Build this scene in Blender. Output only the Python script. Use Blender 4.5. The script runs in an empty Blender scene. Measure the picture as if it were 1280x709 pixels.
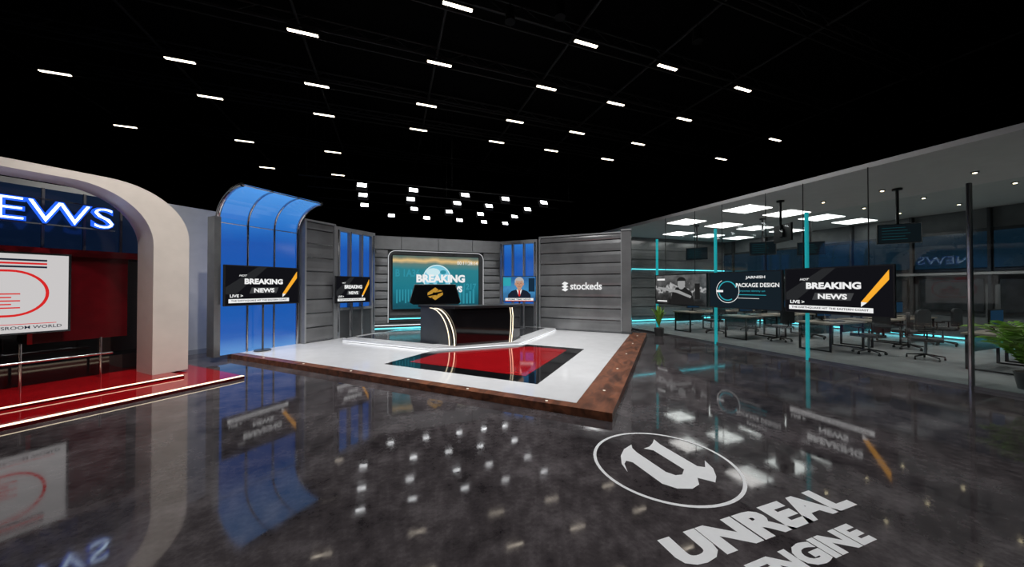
import bpy, math, random
from mathutils import Vector, Matrix
random.seed(4)
S=bpy.context.scene
COL=S.collection
S.view_settings.view_transform='Standard'
R45=math.radians(45)
CP=(2.62,3.51,0.0)   # front corner of the presenting platform; its axes are turned 45 deg to the hall

# ---------------------------------------------------------------- materials
MATS={}
def mat(name,col,rough=0.5,metal=0.0,emis=None,es=0.0,var=0.0,vscale=4.0,spec=0.5,coat=0.0,bump=0.0):
    if name in MATS: return MATS[name]
    m=bpy.data.materials.new(name); m.use_nodes=True
    nt=m.node_tree; b=nt.nodes['Principled BSDF']
    b.inputs['Base Color'].default_value=(*col,1)
    b.inputs['Roughness'].default_value=rough
    b.inputs['Metallic'].default_value=metal
    b.inputs['Specular IOR Level'].default_value=spec
    b.inputs['Coat Weight'].default_value=coat
    b.inputs['Coat Roughness'].default_value=0.05
    if emis:
        b.inputs['Emission Color'].default_value=(*emis,1); b.inputs['Emission Strength'].default_value=es
    if var>0:
        tc=nt.nodes.new('ShaderNodeTexCoord'); n=nt.nodes.new('ShaderNodeTexNoise'); r=nt.nodes.new('ShaderNodeValToRGB')
        n.inputs['Scale'].default_value=vscale; n.inputs['Detail'].default_value=5
        nt.links.new(tc.outputs['Object'],n.inputs['Vector']); nt.links.new(n.outputs['Fac'],r.inputs['Fac'])
        r.color_ramp.elements[0].position=.3; r.color_ramp.elements[1].position=.7
        r.color_ramp.elements[0].color=(*[c*(1-var) for c in col],1)
        r.color_ramp.elements[1].color=(*[min(1,c*(1+var)) for c in col],1)
        nt.links.new(r.outputs['Color'],b.inputs['Base Color'])
    MATS[name]=m; return m
def emat(name,col,s=1.0):
    if name in MATS: return MATS[name]
    m=bpy.data.materials.new(name); m.use_nodes=True; nt=m.node_tree; nt.nodes.clear()
    e=nt.nodes.new('ShaderNodeEmission'); o=nt.nodes.new('ShaderNodeOutputMaterial')
    e.inputs[0].default_value=(*col,1); e.inputs[1].default_value=s
    nt.links.new(e.outputs[0],o.inputs[0]); MATS[name]=m; return m
def gradmat(name,stops,z0,z1,s=1.0,noise=0.0,nscale=1.5,gloss=True):
    m=bpy.data.materials.new(name); m.use_nodes=True; nt=m.node_tree; b=nt.nodes['Principled BSDF']
    tc=nt.nodes.new('ShaderNodeTexCoord'); sp=nt.nodes.new('ShaderNodeSeparateXYZ'); mr=nt.nodes.new('ShaderNodeMapRange')
    nt.links.new(tc.outputs['Object'],sp.inputs[0]); nt.links.new(sp.outputs['Z'],mr.inputs['Value'])
    mr.inputs['From Min'].default_value=z0; mr.inputs['From Max'].default_value=z1
    r=nt.nodes.new('ShaderNodeValToRGB')
    while len(r.color_ramp.elements)<len(stops): r.color_ramp.elements.new(.5)
    for i,(p,c) in enumerate(stops):
        r.color_ramp.elements[i].position=p; r.color_ramp.elements[i].color=(*c,1)
    src=mr.outputs['Result']
    if noise>0:
        n=nt.nodes.new('ShaderNodeTexNoise'); n.inputs['Scale'].default_value=nscale; n.inputs['Detail'].default_value=6
        nt.links.new(tc.outputs['Object'],n.inputs['Vector'])
        ma=nt.nodes.new('ShaderNodeMath'); ma.operation='MULTIPLY_ADD'; ma.inputs[1].default_value=noise
        nt.links.new(n.outputs['Fac'],ma.inputs[0])
        sb=nt.nodes.new('ShaderNodeMath'); sb.operation='SUBTRACT'; sb.inputs[1].default_value=noise*.5
        nt.links.new(src,sb.inputs[0]); nt.links.new(sb.outputs[0],ma.inputs[2]); src=ma.outputs[0]
    nt.links.new(src,r.inputs['Fac'])
    b.inputs['Base Color'].default_value=(.01,.01,.01,1); b.inputs['Roughness'].default_value=.1
    nt.links.new(r.outputs['Color'],b.inputs['Emission Color']); b.inputs['Emission Strength'].default_value=s
    MATS[name]=m; return m

# floor: polished dark mottled concrete
def floor_mat():
    m=bpy.data.materials.new('polished_concrete'); m.use_nodes=True; nt=m.node_tree; b=nt.nodes['Principled BSDF']
    tc=nt.nodes.new('ShaderNodeTexCoord')
    n1=nt.nodes.new('ShaderNodeTexNoise'); n1.inputs['Scale'].default_value=1.1; n1.inputs['Detail'].default_value=10; n1.inputs['Roughness'].default_value=.7
    n2=nt.nodes.new('ShaderNodeTexNoise'); n2.inputs['Scale'].default_value=9; n2.inputs['Detail'].default_value=8; n2.inputs['Roughness'].default_value=.7
    for n in (n1,n2): nt.links.new(tc.outputs['Object'],n.inputs['Vector'])
    mx=nt.nodes.new('ShaderNodeMath'); mx.operation='MULTIPLY_ADD'; mx.inputs[1].default_value=.35
    nt.links.new(n2.outputs['Fac'],mx.inputs[0]); 
    m2=nt.nodes.new('ShaderNodeMath'); m2.operation='MULTIPLY'; m2.inputs[1].default_value=.65
    nt.links.new(n1.outputs['Fac'],m2.inputs[0]); nt.links.new(m2.outputs[0],mx.inputs[2])
    r=nt.nodes.new('ShaderNodeValToRGB'); e=r.color_ramp.elements
    e[0].position=.38; e[0].color=(.026,.022,.024,1); e[1].position=.64; e[1].color=(.150,.131,.136,1)
    x=e.new(.5); x.color=(.070,.060,.063,1)
    nt.links.new(mx.outputs[0],r.inputs['Fac']); nt.links.new(r.outputs['Color'],b.inputs['Base Color'])
    rr=nt.nodes.new('ShaderNodeMapRange'); rr.inputs['To Min'].default_value=.03; rr.inputs['To Max'].default_value=.085
    rr.inputs['From Min'].default_value=.35; rr.inputs['From Max'].default_value=.65
    nt.links.new(n2.outputs['Fac'],rr.inputs['Value']); nt.links.new(rr.outputs['Result'],b.inputs['Roughness'])
    b.inputs['Specular IOR Level'].default_value=.65
    return m
def wood_mat():
    m=bpy.data.materials.new('walnut_planks'); m.use_nodes=True; nt=m.node_tree; b=nt.nodes['Principled BSDF']
    tc=nt.nodes.new('ShaderNodeTexCoord'); mp=nt.nodes.new('ShaderNodeMapping'); mp.inputs['Scale'].default_value=(1,3,3)
    n=nt.nodes.new('ShaderNodeTexNoise'); n.inputs['Scale'].default_value=2.6; n.inputs['Detail'].default_value=8; n.inputs['Distortion'].default_value=.8
    r=nt.nodes.new('ShaderNodeValToRGB'); r.color_ramp.elements[0].position=.3; r.color_ramp.elements[0].color=(.06,.020,.010,1)
    r.color_ramp.elements[1].position=.7; r.color_ramp.elements[1].color=(.30,.105,.05,1)
    nt.links.new(tc.outputs['Object'],mp.inputs[0]); nt.links.new(mp.outputs[0],n.inputs['Vector']); nt.links.new(n.outputs['Fac'],r.inputs['Fac'])
    nt.links.new(r.outputs['Color'],b.inputs['Base Color']); b.inputs['Roughness'].default_value=.35
    return m
def glass_mat():
    m=bpy.data.materials.new('clear_glass'); m.use_nodes=True; nt=m.node_tree; nt.nodes.clear()
    t=nt.nodes.new('ShaderNodeBsdfTransparent'); g=nt.nodes.new('ShaderNodeBsdfGlossy'); g.inputs['Roughness'].default_value=.02
    t.inputs[0].default_value=(.93,.965,.965,1)
    x=nt.nodes.new('ShaderNodeMixShader'); x.inputs[0].default_value=.022; o=nt.nodes.new('ShaderNodeOutputMaterial')
    nt.links.new(t.outputs[0],x.inputs[1]); nt.links.new(g.outputs[0],x.inputs[2]); nt.links.new(x.outputs[0],o.inputs[0]); return m

M_floor=floor_mat(); M_wood=wood_mat(); M_glass=glass_mat()
M_black=mat('matte_black',(.012,.012,.013),.6,var=.3)
M_ceil=mat('ceiling_black',(.0015,.0015,.0016),1.0,var=.3,spec=.05)
M_truss=mat('truss_black',(.016,.016,.016),.6,var=.2,spec=.2)
M_gblack=mat('gloss_black',(.006,.006,.007),.06,spec=.8,var=.2)
M_red=mat('gloss_red',(.34,.005,.008),.06,spec=.6,var=.12)
M_dred=mat('dark_red_panel',(.07,.002,.004),.18,var=.2)
M_white=mat('gloss_white_floor',(.78,.78,.79),.10,var=.04)
M_cream=mat('cream_plaster',(.64,.585,.535),.45,var=.04)
M_grey=mat('grey_partition',(.46,.46,.45),.6,var=.05)
M_slat=mat('grey_slat',(.20,.20,.202),.20,metal=.3,var=.25,vscale=1.2)
M_slatd=mat('slat_gap',(.03,.03,.033),.5,var=.2)
M_pillar=mat('pillar_grey',(.27,.275,.28),.35,var=.08)
M_frame=mat('set_frame_dark',(.07,.072,.075),.35,var=.1)
M_chrome=mat('brushed_chrome',(.6,.61,.63),.15,metal=1.0,var=.05)
M_steel=mat('satin_steel',(.30,.31,.32),.3,metal=.8,var=.1)
M_cheek=mat('gunmetal_cheek',(.065,.068,.07),.3,metal=.3,var=.1)
M_riser=mat('riser_dark',(.05,.05,.052),.15,var=.2)
M_paint=mat('floor_paint_white',(.97,.97,.98),.3,var=.02,vscale=20)
M_office=mat('office_white_ceiling',(.50,.50,.50),.7,var=.03)
M_officefl=mat('office_floor_grey',(.30,.305,.305),.2,var=.15,vscale=2)
M_owall=mat('office_wall_grey',(.12,.13,.135),.5,var=.15)
M_odark=mat('office_dark_panel',(.03,.034,.037),.2,var=.3)
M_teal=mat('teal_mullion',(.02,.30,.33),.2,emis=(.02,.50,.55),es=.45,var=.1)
M_tealL=emat('teal_led',(.12,.85,1.0),2.6)
M_warmL=emat('warm_led',(1,.84,.60),2.2)
M_stud=emat('floor_stud_led',(1,.9,.75),.9)
M_whiteL=emat('white_led',(.95,.97,1),1.4)
M_strip=emat('ceiling_strip_led',(1,.88,.72),6)
M_spotL=emat('studio_lamp_face',(.96,.98,1),9)
M_panelL=emat('office_panel_led',(1,.99,.96),3.6)
M_neon=emat('neon_blue_white',(.60,.78,1.0),3.2)
M_neonB=emat('neon_blue_edge',(.02,.12,.9),1.2)
M_navy=mat('navy_glass',(.005,.01,.02),.1,emis=(.002,.006,.018),es=1,var=.2)
M_scrblk=emat('screen_black',(.006,.006,.008),1)
M_scrgry=emat('screen_grey',(.05,.052,.055),1)
M_scrw=emat('screen_white',(.85,.85,.85),1)
M_scro=emat('screen_orange',(.95,.42,.03),1)
M_scrr=emat('screen_red',(.65,.02,.02),1)
M_scrt=emat('screen_teal',(.03,.35,.42),1)
M_scrtd=emat('screen_teal_dim',(.008,.05,.06),1)
M_scrb=emat('screen_blue',(.008,.025,.05),1)
M_skin=emat('screen_skin',(.50,.27,.18),1)
M_hair=emat('screen_hair',(.42,.42,.42),1)
M_suit=emat('screen_suit',(.012,.016,.03),1)
M_gold=mat('gold_emblem',(.6,.33,.05),.3,metal=.7,emis=(.6,.32,.04),es=.6)
M_plastic=mat('black_plastic',(.012,.012,.013),.4,var=.2)
M_fabric=mat('chair_fabric',(.03,.033,.036),.8,var=.2)
M_dtop=mat('desk_laminate',(.30,.26,.21),.35,var=.15)
M_leaf=mat('leaf_green',(.22,.42,.05),.4,var=.45,vscale=6)
M_stem=mat('stem_green',(.14,.22,.04),.5,var=.2)
M_soil=mat('potting_soil',(.02,.013,.008),.9,var=.4,vscale=30)
M_pot=mat('pot_charcoal',(.05,.05,.05),.4,var=.2)
M_sky=gradmat('sky_backlit_glass',[(0,(.10,.28,.62)),(.10,(.012,.10,.42)),(.7,(.008,.085,.40)),(.88,(.03,.19,.60)),(1,(.07,.27,.68))],0.1,3.9,1.0,.1,.8)
M_main=gradmat('video_wall_teal',[(0,(.006,.07,.10)),(.35,(.01,.16,.21)),(.72,(.02,.18,.22)),(.82,(.10,.18,.16)),(.88,(.68,.46,.20)),(.93,(.18,.19,.13)),(1,(.012,.09,.11))],.9,2.78,1.1,.14,1.2)
M_soldier=gradmat('video_bw_film',[(0,(.01,.01,.01)),(.4,(.05,.05,.05)),(.52,(.45,.45,.45)),(.62,(.04,.04,.04)),(1,(.12,.12,.12))],-.5,.5,1.0,1.3,3.2)

# ---------------------------------------------------------------- mesh builder
class B:
    def __init__(s): s.v=[];s.f=[];s.mi=[];s.sm=[];s.ms=[]
    def k(s,m):
        if m not in s.ms: s.ms.append(m)
        return s.ms.index(m)
    def add(s,vs,fs,m,smooth=False):
        o=len(s.v); s.v+= [tuple(v) for v in vs]; i=s.k(m)
        for f in fs: s.f.append([o+a for a in f]); s.mi.append(i); s.sm.append(smooth)
    def box(s,x0,x1,y0,y1,z0,z1,m):
        s.add([(x0,y0,z0),(x1,y0,z0),(x1,y1,z0),(x0,y1,z0),(x0,y0,z1),(x1,y0,z1),(x1,y1,z1),(x0,y1,z1)],
          [(0,3,2,1),(4,5,6,7),(0,1,5,4),(1,2,6,5),(2,3,7,6),(3,0,4,7)],m)
    def prism(s,pts,a,b,m,plane='xy'):
        n=len(pts)
        f=(lambda p,h:(p[0],p[1],h)) if plane=='xy' else ((lambda p,h:(p[0],h,p[1])) if plane=='xz' else (lambda p,h:(h,p[0],p[1])))
        vs=[f(p,a) for p in pts]+[f(p,b) for p in pts]
        fs=[list(range(n))[::-1],list(range(n,2*n))]+[(i,(i+1)%n,n+(i+1)%n,n+i) for i in range(n)]
        s.add(vs,fs,m)
    def flat(s,pts,y,m):   # polygon in xz plane, facing -y
        s.add([(p[0],y,p[1]) for p in pts],[list(range(len(pts)))],m)
    def rect(s,x0,x1,z0,z1,y,m): s.flat([(x0,z0),(x1,z0),(x1,z1),(x0,z1)],y,m)
    def cyl(s,a,b,r,m,n=16,r2=None):
        a=Vector(a);b=Vector(b);d=(b-a).normalized(); r2=r if r2 is None else r2
        u=d.orthogonal().normalized(); w=d.cross(u)
        c=[math.cos(2*math.pi*i/n) for i in range(n)]; q=[math.sin(2*math.pi*i/n) for i in range(n)]
        vs=[a+(u*c[i]+w*q[i])*r for i in range(n)]+[b+(u*c[i]+w*q[i])*r2 for i in range(n)]
        s.add(vs,[(i,(i+1)%n,n+(i+1)%n,n+i) for i in range(n)],m,True)
        s.add(vs,[list(range(n))[::-1],list(range(n,2*n))],m)
    def tube(s,path,r,m,n=8):
        for i in range(len(path)-1): s.cyl(path[i],path[i+1],r,m,n)
    def ellipse(s,cx,cz,rx,rz,y,m,n=24,a0=0,a1=360):
        pts=[(cx+rx*math.cos(math.radians(a0+(a1-a0)*i/n)),cz+rz*math.sin(math.radians(a0+(a1-a0)*i/n))) for i in range(n if a1-a0==360 else n+1)]
        s.flat(pts,y,m)
    def ring(s,cx,cz,r0,r1,y,m,n=32,a0=0,a1=360):
        for i in range(n):
            A=math.radians(a0+(a1-a0)*i/n);C=math.radians(a0+(a1-a0)*(i+1)/n)
            s.flat([(cx+r0*math.cos(A),cz+r0*math.sin(A)),(cx+r1*math.cos(A),cz+r1*math.sin(A)),(cx+r1*math.cos(C),cz+r1*math.sin(C)),(cx+r0*math.cos(C),cz+r0*math.sin(C))],y,m)
    def build(s,name,loc=(0,0,0),rz=0,parent=None,bevel=0):
        me=bpy.data.meshes.new(name); me.from_pydata(s.v,[],s.f)
        for m in s.ms: me.materials.append(m)
        for p,i,sm in zip(me.polygons,s.mi,s.sm): p.material_index=i; p.use_smooth=sm
        me.update(); o=bpy.data.objects.new(name,me); COL.objects.link(o)
        o.location=loc; o.rotation_euler=(0,0,rz)
        if parent: o.parent=parent
        if bevel:
            bm=o.modifiers.new('bevel','BEVEL'); bm.width=bevel; bm.segments=2; bm.limit_method='ANGLE'
        return o
def text(parent,s,x,z,w,h,m,y=-.01,bold=.02,shear=0,flat=False,ext=0.0,name=None,align='C'):
    cu=bpy.data.curves.new('t','FONT'); cu.body=s; cu.size=1; cu.offset=bold; cu.shear=shear; cu.resolution_u=3
    o=bpy.data.objects.new('t',cu); COL.objects.link(o); bpy.context.view_layer.update()
    me=bpy.data.meshes.new_from_object(o.evaluated_get(bpy.context.evaluated_depsgraph_get()))
    bpy.data.objects.remove(o)
    xs=[v.co.x for v in me.vertices]; ys=[v.co.y for v in me.vertices]
    x0,x1,y0,y1=min(xs),max(xs),min(ys),max(ys)
    sy=h/(y1-y0); sx=(w/(x1-x0)) if w else sy
    for v in me.vertices:
        a=(v.co.x-(x0+x1)/2)*sx; 
        if align=='L': a=(v.co.x-x0)*sx
        c=(v.co.y-(y0+y1)/2)*sy
        v.co=(x+a,z+c,y) if flat else (x+a,y,z+c)
    me.materials.clear(); me.materials.append(m)
    n=bpy.data.objects.new(name or 'lettering',me); COL.objects.link(n); n.parent=parent
    if ext:
        so=n.modifiers.new('thick','SOLIDIFY'); so.thickness=ext; so.offset=0
    return n

# ---------------------------------------------------------------- hall shell
b=B(); b.box(-14,24,-6,26,-.1,0,M_floor); b.build('floor')
b=B(); b.box(-14,24,-6,26,8.6,8.7,M_ceil); b.build('ceiling')
for nm,a in {'wall_left':(-14.1,-14,-6,26),'wall_right':(24,24.1,-6,26),'wall_back':(-14,24,26,26.1),'wall_front':(-14,24,-6.1,-6)}.items():
    b=B(); b.box(a[0],a[1],a[2],a[3],0,8.6,M_ceil); b.build(nm)

# truss grid
K=6.3
rows={1.17:[.22,.75,1.18,1.67],1.5:[-.33,.2,.73,1.15,1.64,2.45],1.87:[-.88,-.35,.18,.7,1.13,1.62,2.42],2.18:[-1.48,-.9,-.37,.16,.68,1.10,1.59],2.76:[-1.56,-.95,-.41],3.31:[-.98,-.45]}
b=B()
for y in [0.4,.8]+list(rows)+[3.9]:
    Y=y*K
    for dy in (0,.35):
        b.cyl((-13.5,Y+dy,8.17),(23.5,Y+dy,8.17),.025,M_truss,8)
        b.cyl((-13.5,Y+dy,8.45),(23.5,Y+dy,8.45),.025,M_truss,8)
    x=-13.5
    while x<23:
        b.cyl((x,Y,8.17),(x+.5,Y,8.45),.012,M_truss,5); b.cyl((x+.5,Y,8.45),(x+1,Y,8.17),.012,M_truss,5); x+=1.0
for X in (-10,-6,-2.2,1.2,4.5,7.2,10.3,15.3,20):
    b.cyl((X,-5.8,8.3),(X,25.8,8.3),.035,M_truss,8)
b.build('lighting_truss')
for y,xs in rows.items():
    for xx in xs:
        X=xx*K;Y=y*K
        b=B(); b.box(-.36,.36,-.06,.06,.012,.06,M_truss); b.box(-.33,.33,-.040,.040,-.004,.012,M_strip)
        b.cyl((-.25,0,.06),(-.25,0,.142),.01,M_truss,6); b.cyl((.25,0,.06),(.25,0,.142),.01,M_truss,6)
        b.build('strip_light',(X,Y,8.0))

# studio lamps over the set
def spot(loc,target,energy,size=100,col=(1,1,1),blend=.6,rad=.08):
    l=bpy.data.lights.new('added_spot','SPOT'); l.energy=energy; l.spot_size=math.radians(size); l.spot_blend=blend; l.color=col; l.shadow_soft_size=rad  # spot source added for its light; no bulb is modelled
    o=bpy.data.objects.new('added_spot',l); COL.objects.link(o); o.location=loc
    o.rotation_euler=(Vector(target)-Vector(loc)).to_track_quat('-Z','Y').to_euler(); return o
def lamp(x,y,z,light=None):
    b=B()
    b.box(-.15,.15,-.03,.09,-.11,.11,M_truss); b.box(-.12,.12,-.035,-.03,-.08,.08,M_spotL)
    b.tube([(-.17,.03,0),(-.17,.03,.18),(.17,.03,.18),(.17,.03,0)],.008,M_truss,6)
    o=b.build('studio_lamp',(x,y,z)); 
    o.rotation_euler=(math.radians(-38),0,0)
LY=(10.4,11.5,12.9,14.4)
for Y,XS in zip(LY,((-.8,.62,2.2,3.55,4.95),(-.85,.6,2.15,3.3,4.8),(-.9,.8,2.1,3.35,4.8),(.0,1.4,2.8,3.9,4.9))):
    for X in XS: lamp(X,Y,4.6)
M_rig=mat('rig_black',(.004,.004,.004),.7,var=.2,spec=.1)
b=B()
for Y in LY:
    b.cyl((-2.4,Y+.12,4.78),(6.2,Y+.12,4.78),.022,M_rig,8)
    for X in (-2.2,1.8,6.0): b.cyl((X,Y+.12,4.78),(X,Y+.12,8.17),.006,M_rig,5)
b.build('lamp_rig')
for X in (-.6,2.1,4.7):  # extra spots put in to brighten the platform, apart from the lamp bodies
    for Y in (7.4,9.9): spot((X,Y,6.2 if Y<9 else 4.75),(X,Y+.2,0),430 if Y<9 else 230,76,blend=.9,rad=.1)
spot((2.4,5.6,6.2),(2.4,5.7,0),330,66,blend=.9,rad=.1); spot((6.4,8.6,6.2),(6.3,8.6,0),260,72,blend=.9,rad=.1); spot((-2.2,8.6,6.2),(-2.0,9.2,0),260,72,blend=.9,rad=.1)
# ---------------------------------------------------------------- platform
b=B()
outer=[(0,0),(8,0),(8,6.1),(5.2,8.9),(0,8.9)]
b.prism(outer,0,.11,M_wood)
b.prism([(.17,.5),(7.85,.5),(7.85,6.0),(5.1,8.8),(.17,8.8)],.11,.114,M_white)
b.prism([(.76,1.29),(4.14,1.29),(4.14,2.85),(2.65,4.35),(2.2,4.65),(.76,4.65)],.114,.118,M_gblack)
b.prism([(1.12,1.65),(3.85,1.65),(3.85,2.7),(2.55,4.05),(2.1,4.3),(1.12,4.3)],.118,.121,M_red)
for q in (.9,2.2,3.4,4.8,6.2,7.6):
    b.cyl((.09,q,.11),(.09,q,.114),.02,M_stud,12)
for p in (.9,2.4,4,5.6,7.2): b.cyl((p,.25,.11),(p,.25,.114),.02,M_stud,12)
b.build('presentation_platform',CP,R45)
b=B()
rp=[(2.35,7.9),(2.35,4.75),(2.75,4.20),(3.95,3.05),(7.3,3.05),(7.3,5.2),(4.6,7.9)]
b.prism(rp,.122,.20,M_white)
b.prism([(2.7,7.8),(2.7,4.95),(2.95,4.55),(4.15,3.4),(7.2,3.4),(7.2,5.15),(4.55,7.8)],.20,.204,M_riser)
b.tube([(2.33,7.9,.14),(2.33,4.75,.14),(2.73,4.19,.14),(3.94,3.03,.14),(7.3,3.03,.14)],.008,M_whiteL,6)
b.prism([(2.4,7.85),(2.4,4.8),(2.8,4.25),(4.0,3.1),(7.25,3.1),(7.25,5.15),(4.55,7.85)],.114,.122,M_frame)
b.build('stage_riser',CP,R45)

# ---------------------------------------------------------------- left wing of set (frame: p,q)
def profile(n=10):
    pts=[(8.72,.114),(8.72,1.0),(8.72,2.2),(8.72,3.2)]
    for i in range(1,n+1):
        a=math.pi/2*i/n; pts.append((8.72-1.0*(1-math.cos(a)),3.2+.72*math.sin(a)))
    return pts
pr=profile()
b=B()
ps=[-.3,.31,.92,1.53]
for j in range(3):
    for i in range(len(pr)-1):
        (q0,z0),(q1,z1)=pr[i],pr[i+1]
        b.add([(ps[j],q0,z0),(ps[j+1],q0,z0),(ps[j+1],q1,z1),(ps[j],q1,z1),(ps[j],q0+.03,z0),(ps[j+1],q0+.03,z0),(ps[j+1],q1+.03,z1+.03),(ps[j],q1+.03,z1+.03)],
              [(0,1,2,3),(4,7,6,5)],M_sky)
for j,p in enumerate(ps): b.tube([(p,q-.01,z) for q,z in pr],.05 if j in(0,3) else .028,M_chrome,8)
for i in (3,len(pr)-1): b.cyl((ps[0],pr[i][0],pr[i][1]),(ps[-1],pr[i][0],pr[i][1]),.016,M_chrome,8)
b.box(-.42,-.3,8.55,8.85,.114,3.3,M_steel)
b.build('curved_window_arch',CP,R45)

def slatwall(L,h,name,loc,rz,sh=.40,d=.10):
    b=B(); b.box(0,L,.03,d+.12,0,h,M_slatd)
    z=.04
    while z<h-.05:
        t=min(sh-.02,h-z-.02)
        b.prism([(.03,z),(.0,z+.008),(-.012,z+t*.25),(-.012,z+t*.7),(.0,z+t-.008),(.03,z+t)],.02,L-.02,M_slat,'yz')
        b.box(.02,L-.02,-.008,.03,z-.014,z-.004,M_chrome)
        z+=sh
    b.box(-.03,.02,-.05,d+.14,0,h+.03,M_pillar); b.box(L-.02,L+.03,-.05,d+.14,0,h+.03,M_pillar)
    b.box(-.03,L+.03,-.04,d+.14,h,h+.05,M_pillar)
    return b.build(name,loc,rz)
def PQ(p,q,z=0): c=.70710678; return (CP[0]+c*(p-q),CP[1]+c*(p+q),z)
slatwall(.9,3.45,'slatted_set_wall',PQ(1.63,8.55,.114),R45)
def winbay(L,h,name,loc,rz,n=3):
    b=B()
    b.box(0,L,.10,.16,.9,h-.12,M_sky)
    b.box(0,L,.0,.2,0,.9,M_frame); b.box(-.02,L+.02,-.04,.22,h-.14,h,M_pillar); b.box(-.02,L+.02,-.04,.1,.86,.94,M_pillar)
    for i in range(n+1):
        x=L*i/n; w=.07 if i in (0,n) else .03
        b.box(x-w,x+w,-.03,.2,0,h,M_pillar)
        b.box(x-w*.3,x+w*.3,-.05,-.03,.1,h-.1,M_chrome)
    return b.build(name,loc,rz)
winbay(1.35,3.45,'set_window_bay',PQ(2.65,8.55,.114),R45)
sw=slatwall(2.95,3.43,'slatted_set_wall',PQ(7.5,3.72,.114),-R45)
text(sw,'stockeds',1.74,1.62,1.12,.26,M_scrw,-.05,.02,name='logo_text')
bb=B()
for k in range(3): bb.flat([(.86,1.48+k*.11),(1.0,1.42+k*.11),(1.11,1.50+k*.11),(.97,1.56+k*.11)],-.05,M_scrw)
bb.build('logo_mark',parent=sw)
winbay(1.45,3.4,'set_window_bay',PQ(7.5,5.35,.114),-R45)
b=B(); b.box(0,.3,-.05,.25,0,3.5,M_slat); b.box(-.02,.32,-.07,.27,3.5,3.55,M_pillar); b.box(-.02,.32,-.07,.27,0,.08,M_frame); b.build('set_pillar',PQ(7.5,.76,.114),-R45)

# ---------------------------------------------------------------- centre wall with video wall
b=B()
W0,W1=-.85,4.2
b.box(W0,W1,.12,.3,0,3.42,M_frame)
xs=[W0,.35,1.68,3.0,W1]
for i in range(4): b.box(xs[i]+.01,xs[i+1]-.01,.02,.12,2.95,3.42,M_pillar)
z=.25
while z<2.85:
    for a,c in ((W0+.02,-.12),(3.47,W1-.02)):
        b.prism([(.12,z),(.05,z+.02),(.03,z+.14),(.05,z+.26),(.12,z+.28)],a,c,M_pillar,'yz')
    z+=.3
def rr(x0,x1,z0,z1,r,n=8):
    p=[(x0,z0),(x1,z0)]
    for i in range(n+1):
        a=math.pi/2*i/n; p.append((x1-r+r*math.cos(a),z1-r+r*math.sin(a)))
    for i in range(n+1):
        a=math.pi/2*(1+i/n); p.append((x0+r+r*math.cos(a),z1-r+r*math.sin(a)))
    return p
P=rr(-.1,3.42,.3,2.9,.25)
b.prism(P,-.02,.12,M_frame,'xz')
b.tube([(x,-.03,z) for x,z in P[1:]+[P[0]]],.010,emat('soft_edge_led',(.95,.97,1),.75),6)
b.box(W0,W1,-.25,.12,0,.28,M_frame); b.box(W0+.05,W1-.05,-.262,-.25,.10,.14,M_tealL); b.box(W0+.05,W1-.05,-.262,-.25,.22,.24,M_whiteL)
b.box(-.05,3.37,-.03,-.02,.42,.45,M_tealL); b.box(-.05,3.37,-.03,-.02,.56,.64,M_slat)
b.build('set_back_wall',(0,12.75,.114))
b=B()
b.box(0,3.22,0,.06,.76,2.76,M_plastic); b.rect(.03,3.19,.79,2.73,-.004,M_main)
MG=emat('globe_light',(.20,.55,.70),1); MG2=emat('globe_dark',(.03,.26,.34),1); MG3=emat('globe_white',(.6,.80,.85),1)
b.ellipse(1.6,1.9,.52,.52,-.008,MG,32); b.ring(1.6,1.9,.48,.52,-.010,MG3)
b.ellipse(1.45,2.14,.26,.15,-.012,MG3,12); b.ellipse(1.75,1.70,.16,.2,-.012,MG2,12); b.ellipse(1.38,1.62,.13,.12,-.012,MG2,10); b.ellipse(1.82,2.14,.12,.08,-.012,MG2,10)
for k in range(7): b.rect(.15+.1*k,.2+.1*k,1.0+.05*(k%3),1.5,-.008,MG2); 
for k in range(6): b.rect(2.3+.13*k,2.38+.13*k,.95,1.35+.07*(k%3),-.008,MG2)
o=b.build('video_wall',(.02,12.66,.114))
text(o,'BREAKING',1.75,1.90,1.80,.30,M_scrw,-.018,.05,name='headline'); text(o,'NEWS',2.15,1.50,.8,.24,M_scrw,-.018,.05,name='headline_b')
text(o,'00:11:28:14',2.75,2.50,.8,.13,M_scrw,-.014,.0,name='timecode'); text(o,'B 1A36',.55,2.1,.85,.28,MG2,-.014,.03,name='ghost_text'); text(o,'1217',2.85,1.6,.5,.24,MG2,-.014,.03,name='ghost_text_b')

# ---------------------------------------------------------------- anchor desk
b=B()
HD=.94
F=[(-1.50,.80),(-.72,-.22),(.80,-.10),(1.28,.48)]
G=[(.92,.80),(.62,.42),(-.50,.34),(-1.15,1.12)]
b.prism(F+G,0,HD,M_gblack)
def off(pts,s): return [(x*s,(y-.4)*s+.4) for x,y in pts]
b.prism(off(F+G,1.06),HD,HD+.05,M_plastic)
b.prism(off(F+G,1.07),HD+.05,HD+.064,M_cheek)
b.prism(off(F+G,1.02),0,.05,M_cheek)
A=Vector((F[0][0],F[0][1],0)); C=Vector((F[1][0],F[1][1],0)); d=(C-A); n=Vector((d.y,-d.x,0)).normalized()
def onw(t,z,o=.03): v=A+d*t+n*o; return (v.x,v.y,z)
arc=[(.42+.56*math.sin(math.pi/2*i/12),HD-HD*(1-math.cos(math.pi/2*i/12))) for i in range(13)]
poly=[(0,.0)]+[(0,HD)]+[(t-.07,z) for t,z in arc]
vs=[onw(t,z,.0) for t,z in poly]+[onw(t,z,.035) for t,z in poly]; m_=len(poly)
b.add(vs,[list(range(m_))[::-1],list(range(m_,2*m_))]+[(i,(i+1)%m_,m_+(i+1)%m_,m_+i) for i in range(m_)],M_cheek)
b.tube([onw(t,z,.045) for t,z in arc],.013,M_warmL,6)
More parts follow.
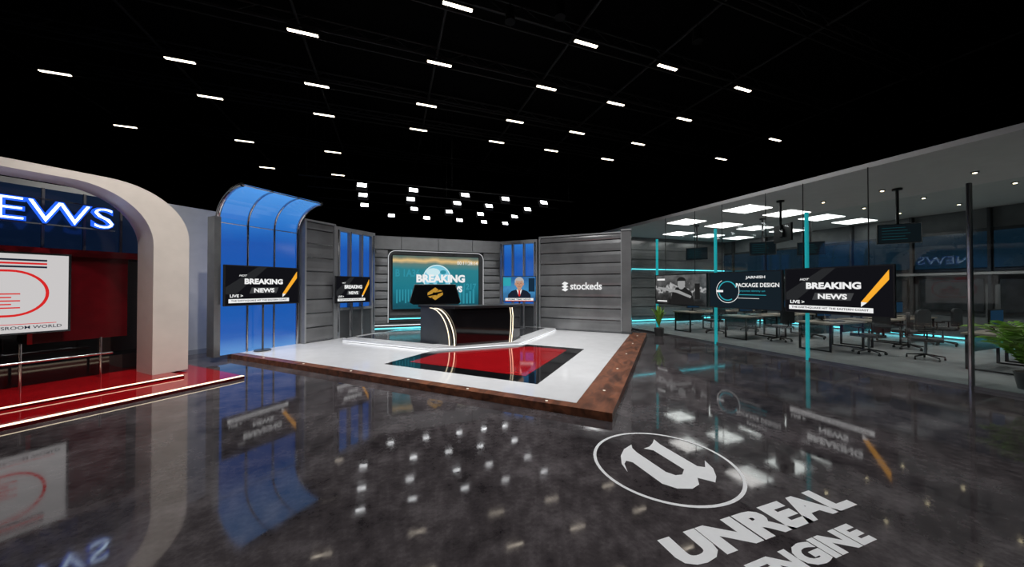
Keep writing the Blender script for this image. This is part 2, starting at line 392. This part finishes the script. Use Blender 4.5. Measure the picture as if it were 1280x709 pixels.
b.tube([onw(t-.14,z,.045) for t,z in arc],.010,M_warmL,6)
b.tube([(.80+.0,-.125,.0),(.84,-.12,.35),(.85,-.12,.7),(.82,-.12,HD)],.010,M_warmL,6)
b.tube([(.74,-.125,.0),(.78,-.12,.35),(.79,-.12,.7),(.76,-.12,HD)],.007,M_warmL,6)
desk=b.build('news_anchor_desk',(2.29,8.66,.204))
b=B()
b.prism([(-.70,.06),(-.60,.0),(.62,.0),(.70,.06),(.56,.56),(-.56,.56)],0,.03,M_gblack,'xz')
b.box(-.2,.2,-.02,.12,-.0,.02,M_plastic)
b.tube([(-.70,.0,.06),(-.56,.0,.56),(.56,.0,.56),(.70,.0,.06)],.008,M_steel,6)
def em(ox,oz,s,sh):
    b.flat([(ox+x*s,oz+z*s) for x,z in sh],-.006,M_gold)
em(0,.30,.21,[(-1,.15),(0,.85),(.45,.52),(.05,.2),(-.3,.2),(-.3,.05),(-1,-.2)])
em(0,.30,.21,[(1,-.15),(0,-.85),(-.45,-.52),(-.05,-.2),(.3,-.2),(.3,-.05),(1,.2)])
em(0,.30,.21,[(-.25,.12),(.95,.35),(.6,.55),(.1,.22)])
em(0,.30,.21,[(.25,-.12),(-.95,-.35),(-.6,-.55),(-.1,-.22)])
b.build('desk_monitor',(1.16,9.46,1.209),math.radians(-14))

# ---------------------------------------------------------------- screens
def base_screen(w,h,t=.05):
    b=B(); b.box(-w/2,w/2,0,t,-h/2,h/2,M_plastic); return b
def breaking(w,h,name,loc,rz,stand=0.0,hang=0.0):
    b=base_screen(w,h); u=w/2*.97; v=h/2*.95
    b.rect(-u,u,-v,v,-.003,M_scrblk)
    b.flat([(-u,-.1*v),(-.2*u,v),(.05*u,v),(-.75*u,-.45*v),(-u,-.45*v)],-.005,emat('screen_charcoal',(.02,.021,.023),1))
    b.flat([(.60*u,-.48*v),(.95*u,.45*v),(.95*u,.85*v),(.50*u,-.46*v)],-.006,M_scro)
    b.flat([(.50*u,-.46*v),(.60*u,-.48*v),(.50*u,-.66*v)],-.008,M_scrw)
    b.rect(-.93*u,.70*u,-.90*v,-.70*v,-.008,M_scrw)
    b.flat([(-.42*u,-.42*v),(.32*u,-.42*v),(.38*u,-.10*v),(-.36*u,-.10*v)],-.007,M_scrgry)
    if stand:
        b.cyl((0,.08,-stand+.02),(0,.08,0),.022,M_frame,12); b.cyl((0,.08,-stand),(0,.08,-stand+.03),.18,M_frame,24); b.box(-.15,.15,.05,.09,-.12,.12,M_plastic)
    if hang:
        for x in (-w*.3,w*.3): b.cyl((x,.03,h/2-.02),(x,.03,hang),.010,M_plastic,8)
    o=b.build(name,loc,rz)
    text(o,'BREAKING',-.02*u,.22*v,1.05*u,.30*v,M_scrw,-.010,.05,name='headline'); text(o,'NEWS',-.02*u,-.26*v,.56*u,.24*v,M_scrw,-.010,.04,name='headline_b')
    text(o,'HOT',-.58*u,.52*v,.2*u,.10*v,M_scrw,-.010,.02,shear=.3,name='small_tag'); text(o,'LIVE >',-.74*u,-.54*v,.32*u,.15*v,M_scrw,-.011,.03,name='live_tag')
    text(o,'THE EARTHQUAKE HIT THE EASTERN COAST',-.12*u,-.80*v,1.5*u,.10*v,M_scrblk,-.011,.02,name='ticker')
    return o
breaking(1.69,.95,'television_on_stand',(-2.945,9.855,1.735),R45,stand=1.735-.114)
breaking(1.15,.82,'television_on_stand',(-1.10,11.45,1.62),math.radians(38),stand=1.62-.114)
breaking(1.88,1.04,'television_wall_screen',(9.02,4.39,1.62),-math.pi/2,hang=2.50)
b=base_screen(2.0,1.03); b.rect(-.97,.97,-.49,.49,-.003,emat('scr_navyblack',(.008,.014,.02),1))
b.ring(-.42,-.02,.25,.28,-.006,M_scrt,30,20,300); b.ring(-.42,-.02,.33,.345,-.006,M_scrw,30,120,400)
b.rect(-.12,.62,-.13,-.115,-.006,M_scrt); b.rect(-.12,.45,-.22,-.21,-.006,M_scrw); b.rect(-.75,-.55,-.06,.0,-.007,M_scrw)
for x in (-.6,.6): b.cyl((x,.03,.49),(x,.03,2.50),.010,M_plastic,8)
o=b.build('television_wall_screen',(9.02,6.38,1.61),-math.pi/2)
text(o,'PACKAGE DESIGN',.38,.14,1.1,.11,M_scrw,-.008,.02,name='headline'); text(o,'JARNISH',.35,.34,.5,.09,M_scrw,-.008,.02,name='headline_b'); text(o,'corporate identity set',.25,-.02,.7,.06,M_scrt,-.008,.0,name='subline')
b=base_screen(2.1,1.03); b.rect(-1.02,1.02,-.49,.49,-.003,M_soldier)
g1=emat('film_grey',(.30,.30,.30),1); g2=emat('film_dark',(.015,.015,.015),1)
b.flat([(-.35,-.49),(-.28,-.1),(-.1,.08),(.25,.08),(.5,-.08),(.62,-.49)],-.006,g2)
b.ellipse(.1,.2,.15,.19,-.008,g1,20); b.ellipse(.1,.29,.18,.13,-.010,g2,20,0,180)
b.flat([(-.95,.02),(-.9,.1),(.0,-.02),(.5,-.2),(.46,-.27),(-.1,-.1)],-.012,g1)
b.rect(.62,.8,-.3,.2,-.008,g2); b.rect(-.95,-.5,-.42,-.38,-.008,M_scrw); b.rect(-.95,-.6,.32,.38,-.008,M_scrw)
for x in (-.6,.6): b.cyl((x,.03,.49),(x,.03,2.50),.010,M_plastic,8)
b.build('television_wall_screen',(9.02,8.5,1.61),-math.pi/2)
# anchorman TV
b=base_screen(1.2,.92); b.rect(-.58,.58,-.44,.44,-.003,gradmat('studio_blue',[(0,(.02,.08,.2)),(.5,(.05,.25,.5)),(1,(.02,.1,.3))],-.44,.44,1,.6,4))
b.rect(-.58,-.3,.1,.4,-.004,M_scrt); b.rect(.33,.55,-.1,.38,-.004,M_scrb)
b.flat([(-.42,-.44),(-.40,-.2),(-.28,-.08),(-.1,-.02),(.1,-.02),(.28,-.08),(.40,-.2),(.42,-.44)],-.006,M_suit)
b.flat([(-.1,-.02),(.1,-.02),(.02,-.26),(-.02,-.26)],-.008,M_scrw); b.flat([(-.03,-.05),(.03,-.05),(.035,-.24),(0,-.28),(-.035,-.24)],-.010,M_scrr)
b.rect(-.07,.07,-.06,.08,-.009,M_skin); b.ellipse(0,.26,.165,.16,-.010,M_hair,24); b.ellipse(0,.18,.135,.18,-.012,M_skin,28)
b.ellipse(0,.335,.13,.06,-.014,M_hair,20); b.ellipse(-.143,.17,.025,.045,-.013,M_skin,12); b.ellipse(.143,.17,.025,.045,-.013,M_skin,12)
for x in (-.055,.055): b.ellipse(x,.2,.022,.011,-.015,M_suit,10); b.rect(x-.035,x+.035,.228,.24,-.015,M_hair)
b.flat([(-.018,.12),(.018,.12),(.005,.2),(-.005,.2)],-.015,emat('nose_shade',(.4,.19,.12),1)); b.rect(-.045,.045,.075,.087,-.015,emat('lip',(.3,.07,.06),1))
b.rect(-.5,.5,-.42,-.33,-.017,M_scrw); b.rect(-.5,.5,-.44,-.42,-.017,M_scrr)
b.cyl((0,.08,-1.40),(0,.08,0),.028,M_frame,12); b.cyl((0,.08,-1.43),(0,.08,-1.40),.22,M_frame,24)
o=b.build('television_on_stand',(4.30,11.05,1.634),math.radians(-25))
text(o,'PRIME TIME NEWS',0,-.375,.8,.05,M_suit,-.019,.02,name='caption')

# ---------------------------------------------------------------- left news set (frame p,q)
b=B()
b.box(-9.5,-.83,6.5,9.6,0,.05,M_red); b.box(-9.5,-1.35,7.38,9.6,.05,.085,M_red)
b.box(-9.5,-.83,6.485,6.50,0,.05,M_dred); b.box(-9.5,-1.35,7.37,7.38,.05,.085,M_dred)
b.box(-9.5,-.84,6.47,6.55,.05,.056,M_warmL); b.box(-9.5,-1.36,7.365,7.425,.085,.092,M_warmL)
b.build('red_stage',CP,R45)
def archpts(pl,pr_,top,rx,rz,n=16):
    p=[(pr_,.0)]
    for i in range(n+1):
        a=math.pi/2*i/n; p.append((pr_-rx+rx*math.cos(a),top-rz+rz*math.sin(a)))
    for i in range(n+1):
        a=math.pi/2*(1+i/n); p.append((pl+rx+rx*math.cos(a),top-rz+rz*math.sin(a)))
    p.append((pl,.0)); return p
o_=archpts(-9.2,-1.1,3.46,1.05,.95); i_=archpts(-8.7,-1.6,3.33,.95,.95)
b=B(); n=len(o_); y0,y1=7.9,8.57
vs=[(x,y0,z) for x,z in o_]+[(x,y0,z) for x,z in i_]+[(x,y1,z) for x,z in o_]+[(x,y1,z) for x,z in i_]
b.add(vs,[(i,i+1,n+i+1,n+i) for i in range(n-1)]+[(2*n+i,3*n+i,3*n+i+1,2*n+i+1) for i in range(n-1)]+[(0,n,3*n,2*n),(n-1,3*n-1,4*n-1,2*n-1)],M_cream)
b.add(vs,[(i,2*n+i,2*n+i+1,i+1) for i in range(n-1)]+[(n+i,n+i+1,3*n+i+1,3*n+i) for i in range(n-1)],M_cream,True)
b.build('cream_arch_portal',(CP[0],CP[1],.085),R45)
b=B()
b.box(-9.2,-1.35,9.2,9.4,.085,3.4,M_gblack)
b.box(-9.2,-1.3,9.1,9.2,2.35,3.4,M_navy)
x=-8.9
while x<-1.3: b.box(x,x+.03,9.05,9.1,2.35,3.4,M_frame); x+=.45
b.box(-9.2,-1.3,8.85,9.2,2.24,2.36,M_dred)
b.box(-2.75,-1.62,8.95,9.2,.75,2.24,M_dred); b.box(-9.2,-5,8.95,9.2,.75,2.24,M_dred)
b.box(-9.2,-1.3,8.9,9.2,.085,.4,M_gblack); b.box(-2.75,-2.7,8.9,8.95,.75,2.24,M_red)
b.cyl((-9,8.6,.5),(-1.9,8.6,.5),.022,M_chrome,10)
x=-8.6
while x<-1.9: b.cyl((x,8.6,.09),(x,8.6,.8),.018,M_chrome,8); b.box(x-.01,x+.03,8.6,8.95,.48,.51,M_chrome); x+=.82
b.build('red_set_back_wall',CP,R45)
b=B(); b.box(-1.15,1.15,0,.08,-.66,.66,M_chrome); b.rect(-1.12,1.12,-.63,.63,-.004,emat('scr_paper',(.58,.56,.56),1))
b.ring(.55,-.0,.34,.375,-.008,M_scrr,20,-90,90); b.ring(-.1,0,.34,.375,-.008,M_scrr,20,90,270)
b.rect(-.1,.55,.34,.375,-.008,M_scrr); b.rect(-.1,.55,-.375,-.34,-.008,M_scrr)
b.ring(.35,.18,.05,.06,-.008,M_scrr,16); b.rect(.25,.45,.05,.09,-.008,M_scrr)
for k in range(5): b.rect(.05,.65-.08*(k%2),-.02-.055*k,.0-.055*k,-.010,M_scrr)
for k in range(3): b.rect(.38,.9,.52-.055*k,.55-.055*k,-.008,M_suit if k!=1 else M_scrr)
b.rect(-.4,.2,.42,.55,-.008,M_scrr); b.rect(.35,1.0,-.50,-.49,-.008,M_scrr)
o=b.build('presentation_screen',PQ(-3.50,8.72,1.60),R45)
text(o,'NEWSROOM WORLD',.68,-.55,.75,.05,M_suit,-.008,.01,name='caption')
b=B(); b.box(-.85,.85,.04,.07,-.02,.0,M_frame); b.box(-.85,.85,.04,.07,.38,.40,M_frame)
o=b.build('neon_news_sign',PQ(-2.78,8.38,2.72),R45)
text(o,'NEWS',0,.19,1.66,.38,M_neonB,.02,.03,ext=.02,name='neon_glow_edge'); text(o,'NEWS',0,.19,1.62,.34,M_neon,-.01,-.018,ext=.02,name='neon_tube')
b=B(); b.box(-9.5,2.5,10.2,10.35,0,3.7,M_grey); b.box(-9.5,2.5,10.17,10.2,0,.12,M_pillar); b.build('wall_partition',CP,R45)

# ---------------------------------------------------------------- office behind glass
X0=9.15
b=B(); b.box(X0,17.2,-2,13.2,0.0,.012,M_officefl); b.build('floor_office')
b=B(); b.box(X0-.05,17.3,-2.1,13.3,4.12,4.22,M_office); b.build('ceiling_office')
M_night=mat('night_window',(.006,.012,.018),.1,emis=(.003,.010,.018),es=1,var=.3)
b=B(); b.box(17.1,17.25,-2,13.2,0,4.12,M_owall)
b.box(17.02,17.1,-2,13,2.2,3.5,M_odark); 
y=-1.9
while y<12.5:
    b.box(16.98,17.03,y,y+1.5,2.3,3.4,M_night); b.box(16.98,17.04,y+.1,y+1.4,.95,1.95,M_odark); b.box(16.9,17.1,y-.06,y-.0,.0,4.1,M_odark); y+=1.6
b.box(16.85,17.1,-2,13,2.08,2.16,M_pillar); b.box(16.95,17.1,-2,13,0.0,.75,M_owall); b.box(16.93,16.95,-2,13,.06,.10,M_tealL)
b.build('wall_office_right')
b=B(); b.box(X0,17.2,13.05,13.2,0,4.12,M_owall)
z=.3
while z<3.8: b.box(X0+.1,17,13.0,13.05,z,z+.42,M_slat); z+=.46
b.box(X0,17,12.98,13.0,.06,.10,M_tealL); b.box(X0,17,12.97,13.0,2.55,2.58,M_tealL); b.build('wall_office_back')
b=B(); b.box(X0,17.2,-2.15,-2,0,4.12,M_owall); b.build('wall_office_front')
b=B()
ys=[-1.9,.3,2.61,4.94,7.27,9.6,11.9,13.1]
for i in range(len(ys)-1): b.box(X0-.006,X0+.006,ys[i]+.03,ys[i+1]-.03,.05,3.4,M_glass)
for i,y in enumerate(ys):
    m_=M_teal if i>=3 else M_frame
    b.box(X0-.035,X0+.035,y-.025,y+.025,0,3.45,m_); b.box(X0-.05,X0-.03,y-.012,y+.012,0,3.45,M_chrome if i<3 else M_teal)
b.box(X0-.02,X0+.02,-1.9,13.1,0,.05,M_steel)
b.build('glass_partition')
b=B()
for Y,XS in ((7.15,(10.35,12.2,14.05,16.0)),(9.35,(10.3,12.2,14.0,16.0)),(11.5,(12.2,14.05,16.0))):
    for X in XS: b.box(X-.5,X+.5,Y-.42,Y+.42,4.10,4.12,M_panelL); b.box(X-.53,X+.53,Y-.45,Y+.45,4.112,4.125,M_steel)
b.build('ceiling_light_panels')
ML=emat('downlight_face',(1,.8,.5),10)
b=B()
for X in (11.5,13.5,15.5):
    for Y in (-.5,1.4,3.2,4.6,5.8):
        b.cyl((X,Y,4.09),(X,Y,4.12),.06,M_steel,16); b.cyl((X,Y,4.085),(X,Y,4.091),.03,ML,16)
b.build('downlights')
for X,Y in ((11.5,3.2),(15.2,4.6),(12.2,7.2),(15,9.3),(12.5,.5),(11,10.5),(14.5,2)):
    spot((X,Y,4.05),(X,Y,0),150,112,(1,.97,.93),blend=.5)
def hangmon(x,y,z,rz,ttl=False):
    b=B(); b.box(-.38,.38,0,.05,-.24,.24,M_plastic); b.rect(-.36,.36,-.22,.22,-.003,emat('mon_dark',(.005,.008,.010),1)); b.box(-.1,.1,.05,.1,-.1,.1,M_plastic)
    b.cyl((0,.08,0),(0,.08,4.10-z),.03,M_plastic,10); b.cyl((0,.08,4.07-z),(0,.08,4.11-z),.09,M_plastic,14)
    for k in range(5): b.rect(-.3,.1+.04*(k%3),.14-.07*k,.150-.07*k,-.006,M_scrtd)
    b.build('hanging_monitor',(x,y,z),rz)
hangmon(11.6,4.35,3.0,math.radians(-50)); hangmon(12.2,7.9,3.05,math.radians(-60)); hangmon(11.2,9.7,3.0,math.radians(-60)); hangmon(14.3,7.6,3.1,math.radians(-60)); hangmon(10.3,6.1,3.2,math.radians(60))
def desk_(x,y,rz):
    b=B(); b.box(-.8,.8,-.4,.4,.71,.75,M_dtop)
    for a in (-.75,.71):
        for c in (-.36,.32): b.box(a,a+.04,c,c+.04,0,.71,M_plastic)
        b.box(a,a+.04,-.36,.36,.0,.03,M_plastic); b.box(a,a+.04,-.36,.36,.67,.71,M_plastic)
    b.box(-.72,.72,.3,.32,.35,.68,M_odark)
    b.box(-.32,.32,.16,.19,.86,1.22,M_plastic); b.box(-.02,.02,.19,.22,.75,.95,M_plastic); b.box(-.12,.12,.1,.28,.75,.765,M_plastic)
    b.box(-.22,.22,-.2,-.06,.75,.77,M_plastic); b.rect(-.3,.3,.88,1.20,.158,M_scrb)
    b.build('office_desk',(x,y,.012),rz)
def chair(x,y,rz):
    b=B()
    for k in range(5):
        a=2*math.pi*k/5; e=(.3*math.cos(a),.3*math.sin(a))
        b.cyl((0,0,.12),(e[0],e[1],.075),.022,M_plastic,8,.014); b.cyl((e[0],e[1]-.015,.03),(e[0],e[1]+.015,.03),.03,M_plastic,10); b.cyl((e[0],e[1],.03),(e[0],e[1],.08),.01,M_plastic,6)
    b.cyl((0,0,.1),(0,0,.43),.025,M_steel,10)
    b.prism(rr(-.24,.24,-.24,.24,.1),.43,.50,M_fabric)
    b.tube([(0,.2,.44),(0,.3,.5),(0,.29,.68)],.022,M_plastic,8)
    bk=rr(-.23,.23,.58,1.08,.12); b.prism(bk,.24,.29,M_fabric,'xz')
    for s in (-1,1): b.tube([(s*.2,.0,.46),(s*.29,.0,.48),(s*.29,.0,.66)],.014,M_plastic,6); b.box(s*.29-.03,s*.29+.03,-.12,.14,.66,.69,M_plastic)
    b.build('office_chair',(x,y,.012),rz)
DK=((11.4,5.6,0),(13.3,5.6,0),(15.2,5.6,0),(11.9,2.9,0),(13.8,2.9,0),(15.7,2.9,0),(11.2,9.7,0),(13.1,9.7,0),(15.0,9.7,0),(11.3,7.7,0),(13.2,7.7,0))
for x,y,r in DK:
    desk_(x,y,r); chair(x+random.uniform(-.15,.15),y-.80,math.pi+random.uniform(-.3,.3))
chair(11.75,4.0,.4)

# plants
def plant(x,y,z,h,n,name,leaflets=True,spread=.45,seed=1):
    rnd=random.Random(seed)
    b=B(); b.cyl((0,0,0),(0,0,.28),.13,M_pot,20,.17); b.cyl((0,0,.262),(0,0,.283),.155,M_soil,20)
    for i in range(n):
        a=2*math.pi*i/n+rnd.uniform(-.2,.2); hh=h*rnd.uniform(.65,1); sp=spread*rnd.uniform(.5,1.1)
        pts=[]
        for k in range(9):
            t=k/8; r=sp*t**1.4; zz=.27+(hh-.27)*(1.15*t-.28*t*t*t*(1+sp))
            pts.append(Vector((r*math.cos(a),r*math.sin(a),zz)))
        b.tube(pts,.006,M_stem,5)
        side=Vector((-math.sin(a),math.cos(a),0))
        for k in range(2,9):
            p=pts[k]; dr=(pts[k]-pts[k-1]).normalized(); L=.18*math.sin(math.pi*(k-.6)/9)+.06
            if leaflets:
                for s in (-1,1):
                    for q in (0,.5):
                        p_=p-(pts[k]-pts[k-1])*q
                        tip=p_+side*s*L+dr*L*.7-Vector((0,0,L*.25)); mid=(p_+tip)/2+Vector((0,0,.015))
                        w=dr*.024
                        b.add([p_,mid+w,tip,mid-w],[(0,1,2,3)],M_leaf)
        if not leaflets:
            for k in range(1,8):
                w0=.045*math.sin(math.pi*k/8.5); w1=.045*math.sin(math.pi*(k+1)/8.8) if k<7 else .002
                b.add([pts[k]-side*w0,pts[k]+side*w0,pts[k+1]+side*w1,pts[k+1]-side*w1],[(0,1,2,3)],M_leaf)
    b.build(name,(x,y,z))
plant(8.75,9.10,0,1.25,16,'potted_plant',False,.30,3)
plant(9.88,2.22,.012,1.35,22,'potted_palm',True,.60,5)

# ---------------------------------------------------------------- floor logo
b=B(); cx,cy,r=2.48,2.53,.66
n=64
for i in range(n):
    A=2*math.pi*i/n;C=2*math.pi*(i+1)/n
    b.add([(cx+(r-.03)*math.cos(A),cy+(r-.03)*math.sin(A),.003),(cx+r*math.cos(A),cy+r*math.sin(A),.003),(cx+r*math.cos(C),cy+r*math.sin(C),.003),(cx+(r-.03)*math.cos(C),cy+(r-.03)*math.sin(C),.003)],[(0,1,2,3)],M_paint)
U=[(-.66,-.02),(-.60,.18),(-.46,.38),(-.28,.53),(-.06,.62),(-.13,.52),(-.16,.38),(-.16,-.20),(-.10,-.31),(.0,-.33),(.13,-.24),(.13,.34),(.03,.44),(.16,.46),(.30,.54),(.42,.64),(.38,.46),(.38,-.24),(.46,-.30),(.62,-.16),(.54,-.36),(.40,-.52),(.26,-.62),(.13,-.46),(.02,-.58),(-.14,-.62),(-.32,-.55),(-.42,-.40),(-.42,.16),(-.48,.23),(-.56,.17)]
b.add([(cx+x*r*1.0,cy+y*r*1.0,.003) for x,y in U],[list(range(len(U)))],M_paint)
o=b.build('floor_logo')
text(o,'UNREAL',2.55,1.65,1.74,.25,M_paint,.003,.06,flat=True,name='logo_word'); text(o,'ENGINE',2.55,1.355,1.05,.165,M_paint,.003,.06,flat=True,name='logo_word_b')

# ---------------------------------------------------------------- house lights added to brighten hall and set walls
def fill(x,y,z,tx,ty,tz,e,size=90,col=(1,1,1)):
    b=B(); b.cyl((0,0,.3),(0,0,-.02),.10,M_rig,16,.12); b.cyl((0,0,.3),(0,0,8.13-z),.015,M_rig,6); b.build('added_fill_lamp',(x,y,z))  # made-up black can and rod that carry the added spot
    spot((x,y,z-.08),(tx,ty,tz),e,size,col,.8,.1)
fill(-1.5,5.2,7.7,-4.0,8.2,1.6,1000,50,(1,.95,.89))
fill(-3.2,3.0,7.7,-6.0,6.6,1.5,480,75,(1,.95,.9))
fill(-5.0,8.5,7.7,-4.9,10.6,2.0,650,60,(1,.97,.92))
fill(2.5,7.0,7.7,1.7,12.7,2.0,1000,50)
fill(1.2,6.5,7.7,6.5,10.6,2.0,850,45)
fill(3.5,6.5,7.7,-2.2,11.4,1.6,400,40)
fill(3.5,3.0,7.7,3.0,3.5,0,700,140)
fill(-1.5,2.5,7.7,-1.5,4,0,560,140)
fill(7,6,7.7,7,6,0,420,120)
w=bpy.data.worlds.new('night'); S.world=w; w.use_nodes=True
w.node_tree.nodes['Background'].inputs[0].default_value=(.01,.01,.012,1); w.node_tree.nodes['Background'].inputs[1].default_value=.2

# ---------------------------------------------------------------- camera
c=bpy.data.cameras.new('camera'); co=bpy.data.objects.new('camera',c); COL.objects.link(co)
c.sensor_width=36; c.lens=415/1280*36; c.clip_start=.05
co.location=(0,0,1.7); co.rotation_euler=(math.radians(90.6),0,math.radians(-20)); S.camera=co
